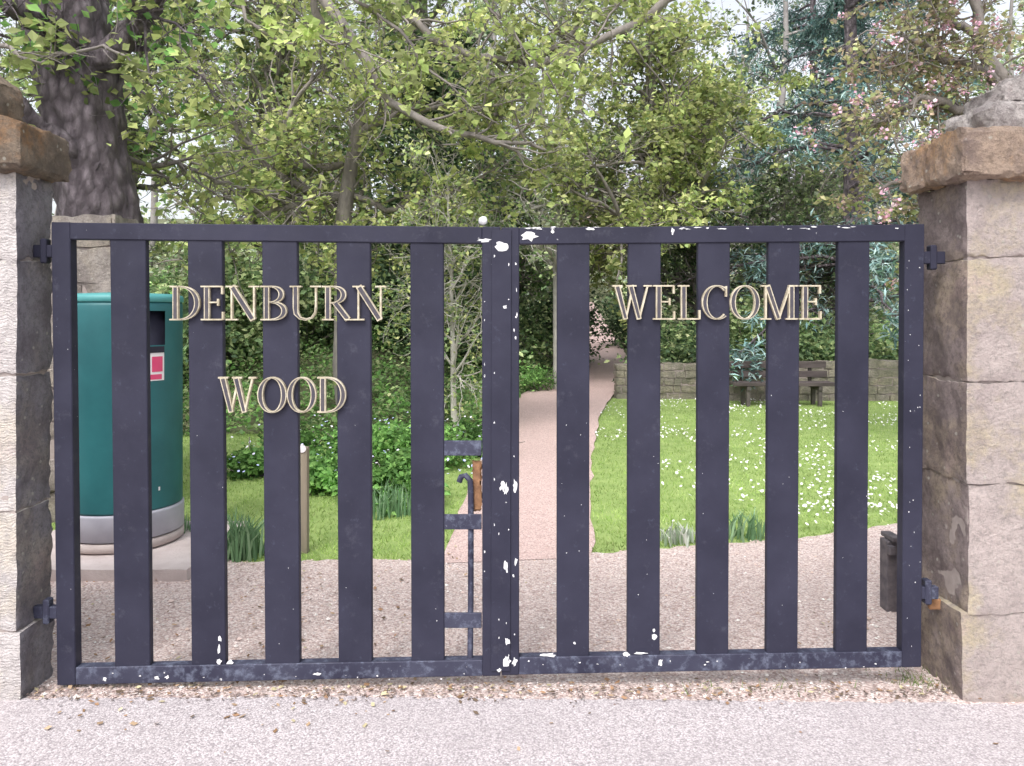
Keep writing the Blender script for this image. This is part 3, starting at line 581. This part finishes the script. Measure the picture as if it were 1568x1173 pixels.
LP,LR=limbs([
[(540,665,10,.15),(530,520,10,.13),(522,400,10,.12),(530,300,10,.10),(548,200,9.8,.08),(545,110,9.6,.06),(490,40,9.4,.05),(470,-40,9.2,.04)],
[(480,-40,9,.07),(545,80,9,.06),(600,165,9,.05),(700,213,8.8,.04),(840,228,8.6,.015)],
[(1060,-30,9.5,.06),(980,40,9.5,.055),(870,80,9.5,.045),(800,115,9.4,.035),(735,132,9.3,.015)],
[(525,300,10,.07),(470,312,9.8,.05),(420,320,9.6,.035),(350,345,9.4,.02)],
[(535,250,10,.06),(470,265,9.7,.05),(432,225,9.5,.04),(445,160,9.4,.03),(500,100,9.2,.015)],
[(545,200,9.8,.05),(620,170,9.6,.04),(700,160,9.4,.02),(780,190,9.2,.01)],
[(560,-30,9.5,.06),(690,80,9.5,.05),(790,100,9.5,.04),(880,60,9.6,.03),(900,-20,9.6,.02)],
[(530,290,10,.05),(600,330,9.8,.035),(680,300,9.6,.02),(760,260,9.5,.01)],
[(190,245,7.4,.03),(300,262,7.6,.025),(370,292,7.9,.018),(420,295,8,.01)],
[(520,330,10,.05),(400,250,9.5,.04),(330,150,9.3,.03),(270,60,9.2,.02)],
])
P2,R2,_=grow(LP,LR,230,(.4,1.3),6,.8,.15,.3,.1,rmax=.018); P3,R3,_=grow(P2,R2,1200,(.2,.6),5,.8,.1,.3,.15,rmax=.007)
multi('sycamore_tree',[(LP,LR,8),(P2,R2,4),(P3,np.maximum(R3,.003),3)],P3,12000,.09,YG,M_bark,.05)
TP,TR=limbs([[(165,760,7,.42),(160,520,7,.36),(150,340,7,.34),(140,230,7,.33),(118,120,7,.34),(105,30,7,.36),(90,-80,7,.36)],
[(150,260,6.8,.12),(70,200,6.6,.08),(20,150,6.4,.05),(-60,100,6.2,.03)],[(130,120,6.9,.14),(210,40,6.7,.1),(260,-40,6.5,.08),(300,-90,6.5,.06)],
[(110,60,6.8,.1),(30,20,6.4,.08),(-40,-30,6.2,.05),(-90,-60,6,.03)]],K=22,jit=.015)
P1,R1,_=grow(TP[1:],TR[1:],26,(.5,1.1),6,.8,0,.3,.1,rmax=.02,droop=-.05)
Q1,S1,_=grow(TP[:1],TR[:1],22,(.6,1.5),6,.8,.1,.25,.68,rmax=.02)
P1=np.concatenate([P1,Q1]);R1=np.concatenate([R1,S1])
P2,R2,_=grow(P1,R1,420,(.2,.6),5,.8,.05,.3,.2,rmax=.006)
ot=multi('old_tree',[(TP[1:],TR[1:],12),(P1,R1,5),(P2,np.maximum(R2,.0025),3)],P2,2600,.10,YG+LG,M_barkd,.06)
u=np.linspace(0,1,110); uu=np.linspace(0,1,22); tp=np.stack([np.interp(u,uu,TP[0,:,j]) for j in range(3)],1)
for _ in range(6): tp[1:-1]=(tp[:-2]+2*tp[1:-1]+tp[2:])/4
v,f=tubes(tp[None],np.interp(u,uu,TR[0])[None],72); cc=np.repeat(tp,72,0); dr=v-cc
v=np.array([c+d*(1+.16*noise.noise(Vector((p[0]*2,p[1]*2,p[2]*1.2)))+.10*noise.noise(Vector((p[0]*9,p[1]*9,p[2]*4)))+.08*noise.noise(Vector((p[0]*24,p[1]*24,p[2]*9)))) for c,d,p in zip(cc,dr,v)])
mk('trunk',v,[f],M_barkd,smooth=True,parent=ot)
NP,NR=limbs([[(-60,60,5.2,.02),(60,90,5.2,.014),(150,60,5.2,.01),(230,110,5.2,.006)],[(300,-60,5.5,.018),(420,60,5.5,.012),(520,60,5.5,.008),(610,100,5.4,.004)],
[(700,-80,6,.018),(760,20,6,.012),(840,110,6,.008),(930,190,6,.004)],[(480,-60,6,.018),(620,60,6,.012),(690,140,6,.008),(760,180,6,.004)],[(1000,-80,6.5,.015),(930,30,6.5,.01),(840,140,6.5,.006),(800,190,6.5,.003)]])
N2,M2,_=grow(NP,NR,130,(.15,.45),5,.8,0,.3,.1,rmax=.005,droop=-.05)
multi('overhanging_branch',[(NP,NR,6),(N2,np.maximum(M2,.002),4)],N2,950,.085,[(.44,.52,.20),(.50,.56,.26),(.36,.46,.16)],M_bark,.035)
e=tree('young_tree',[(P(700,0,9.3)[0],9.3)],3.2,.04,30,150,600,(.4,1.0),(.3,.7),(.15,.4),4200,.055,YG+MG,mat_b=M_barkb,wob=.02,tmin=.15)
def cedar(name,x,y,h,n1,zmin,L):
    T=trunkline(x,y,h,wob=.02)[None]; R=np.linspace(.24,.04,9)[None]
    ang=rng.uniform(0,6.28,n1); zt=rng.uniform(zmin,1,n1); K=9; A=np.zeros((n1,K,3)); s=np.linspace(0,1,K)
    ln=L*(1.15-zt)*rng.uniform(.7,1.15,n1)
    base=T[0,0]+np.stack([0*zt,0*zt,zt*h],1)
    A[:,:,0]=base[:,:1]+np.cos(ang)[:,None]*ln[:,None]*s; A[:,:,1]=base[:,1:2]+np.sin(ang)[:,None]*ln[:,None]*s; A[:,:,2]=base[:,2:]+(.25*s-.55*s*s)[None]*ln[:,None]*.6
    A+=rng.normal(0,.03,A.shape); RA=np.linspace(.05,.01,K)[None]*np.ones((n1,1))
    B,RB,_=grow(A,RA,n1*16,(.4,1.0),5,.5,-.1,.12,.15,rmax=.012,droop=-.06)
    return multi(name,[(T,R,10),(A,RA,5),(B,np.maximum(RB,.004),3)],B,len(B)*28,.19,[(.20,.32,.31),(.27,.39,.38),(.14,.24,.24),(.34,.45,.43)],M_barkd,.08,wid=.10,upb=1.5,mat=M_leafd,clump=3)
cedar('cedar_tree',P(1320,0,15.5)[0],16,12,60,.12,4.2)
cedar('cedar_tree',P(1270,0,24)[0]-.5,24,13,46,.3,4.5)
CP,CR=limbs([[(1640,700,8.5,.14),(1620,450,8.5,.13),(1590,300,8.5,.11),(1560,180,8.4,.09),(1500,60,8.4,.06),(1470,-40,8.4,.05)],
[(1600,330,8.5,.07),(1500,290,8.3,.05),(1400,270,8.2,.035),(1350,290,8.1,.015)],[(1570,200,8.4,.07),(1480,170,8.2,.05),(1400,150,8.1,.035),(1330,190,8,.015)],
[(1540,120,8.4,.06),(1450,90,8.2,.045),(1390,60,8.1,.03),(1330,80,8,.012)],[(1500,60,8.4,.05),(1440,20,8.3,.035),(1400,-30,8.2,.02),(1370,-60,8.2,.01)],[(1600,380,8.5,.05),(1520,360,8.1,.03),(1440,330,8,.02),(1400,300,8,.01)]])
C2,D2,_=grow(CP,CR,150,(.4,1.0),6,.8,.1,.25,.15,rmax=.013); C3,D3,_=grow(C2,D2,900,(.2,.45),5,.8,.1,.3,.15,rmax=.005)
e=multi('cherry_tree',[(CP,CR,8),(C2,D2,4),(C3,np.maximum(D3,.0025),3)],C3,7000,.07,[(.42,.42,.22),(.46,.36,.28),(.36,.42,.20),(.5,.46,.28)],M_bark,.04)
i=rng.integers(len(C3),size=150); p=np.repeat(C3[i,-1],16,0)+rng.normal(0,.03,(150*16,3)); leaves_obj('blossom',p,.04,pick([(.78,.48,.6),(.8,.6,.68),(.7,.4,.52)],len(p)),parent=e,mat=M_flat,wid=.45)
def cover(name,n,x0,x1,y0,y1,hm,size,pal,mat=None):
    x=rng.uniform(x0,x1,n);y=rng.uniform(y0,y1,n); k=~inpoly(x,y,pathpoly)&~((x>1)&(x<9.3)&(y>13.1)&(y<14)); x,y=x[k],y[k]
    nz=np.array([noise.noise(Vector((a*1.6,b*1.6,2))) for a,b in zip(x,y)]); hh=hm*np.clip(.5+1.2*nz,.05,1.4)
    z=H(x,y)+hh*rng.uniform(.2,1,len(x)); leaves_obj(name,np.stack([x,y,z],1),size,pick(pal,len(x))*(.8+.8*nz[:,None]+.1),upb=1.2,mat=mat)
cover('bank_ground_cover',26000,-7,.3,9.4,16,.45,.085,LG+MG)
cover('woodland_undergrowth',20000,-12,14,15,24,1.0,.16,MG+LG,M_leafd)
cover('woodland_undergrowth',10000,1.2,12,14,16,.8,.11,DG+MG)
cover('hillside_scrub',18000,-26,28,23,42,2.2,.27,HAZY+MG,M_leafd)
for px,d,w,h,n,pal in [(1060,14.8,1.1,1.3,3600,DG+MG),(1160,15.3,1.3,1.7,4000,MG),(1250,14.9,1.2,1.2,3600,DG+MG),(1340,15.2,1.1,1.2,3200,MG),(1440,15,1.4,1.4,3500,DG+MG),(960,22,.9,1.5,2500,DG),(760,16.5,1.4,1.6,4400,DG+MG),(600,15,1.6,1.8,5000,MG),(470,13.5,1.4,1.5,4400,DG+MG),(350,13,1.3,1.6,4400,MG),(250,12,1.3,1.6,3800,MG+DG),(860,18.5,.8,1.6,3500,DG)]:
    x=P(px,0,d)[0]; shrub('shrub',(x,d,float(H(x,d))+h*.5),(w,.9,h*.55),n,.115,pal,40)
for px,py,w,h,n,pal in [(375,735,.28,.28,1500,LG),(488,760,.3,.35,2200,LG),(600,780,.38,.4,2800,LG),(560,720,.45,.45,2500,LG),(650,720,.4,.4,2000,LG),(720,700,.35,.35,1500,LG),(440,720,.4,.4,1800,LG),(820,600,.7,.5,2500,LG)]:
    x,d=G(px,py); d+=.15; shrub('flowering_plant',(x,d,h*.45),(w,w*.8,h*.5),n,.055,pal,22)
n=260;x=rng.uniform(-2.6,-.2,n);y=rng.uniform(6.2,9,n); flowers('forget_me_nots',x,y,rng.uniform(.15,.38,n),.012*np.ones(n),[(.45,.52,.8),(.6,.6,.82),(.78,.78,.82)])
def daff(px,py,n,h,r,nm='daffodil_clump',pal=[(.20,.34,.18),(.28,.42,.25),(.15,.27,.14)],w=.016):
    x,y=G(px,py); xx=x+rng.normal(0,r,n); yy=y+rng.normal(0,r*.6,n); return blades(xx,yy,0*xx,rng.uniform(.5,1,n)*h,np.full(n,w),rng.uniform(.05,.7,n),pick(pal,n),nm)
daff(368,858,90,.34,.06); daff(385,850,40,.26,.05); daff(1145,826,70,.2,.09); daff(1035,832,80,.14,.08,pal=[(.5,.55,.48),(.35,.45,.3),(.62,.64,.58)],w=.02); daff(595,790,90,.3,.12); daff(280,830,60,.2,.07)
# ---------------------------------------------------------------- light / camera
el_=math.radians(52); az=math.radians(200)
w=bpy.data.worlds.new('World'); bpy.context.scene.world=w; w.use_nodes=True; t=w.node_tree; bg=t.nodes['Background']
sk=t.nodes.new('ShaderNodeTexSky'); sk.sky_type='NISHITA'; sk.sun_disc=False; sk.sun_elevation=el_; sk.sun_rotation=az; sk.dust_density=4; sk.air_density=1; sk.ozone_density=1
hs=t.nodes.new('ShaderNodeHueSaturation'); hs.inputs['Saturation'].default_value=.25; hs.inputs['Value'].default_value=2.1
t.links.new(sk.outputs[0],hs.inputs['Color']); t.links.new(hs.outputs[0],bg.inputs[0]); bg.inputs[1].default_value=.15
s=bpy.data.lights.new('sun','SUN'); s.energy=1.5; s.angle=math.radians(14); s.color=(1,.95,.92); so=bpy.data.objects.new('sun',s); bpy.context.collection.objects.link(so)
dv=Vector((math.sin(az)*math.cos(el_),math.cos(az)*math.cos(el_),math.sin(el_))); so.rotation_euler=dv.to_track_quat('Z','Y').to_euler()
cam=bpy.data.cameras.new('camera'); co_=bpy.data.objects.new('camera',cam); bpy.context.collection.objects.link(co_)
cam.sensor_width=36; cam.lens=F/1568*36; cam.clip_end=2000; cam.shift_y=-(586.5-HY)/1568; co_.location=(0,0,CZ); co_.rotation_euler=(math.radians(90),0,0)
sc=bpy.context.scene; sc.camera=co_; sc.view_settings.view_transform='Standard'; sc.view_settings.look='None'; sc.view_settings.exposure=0
print('done',len(bpy.data.objects))
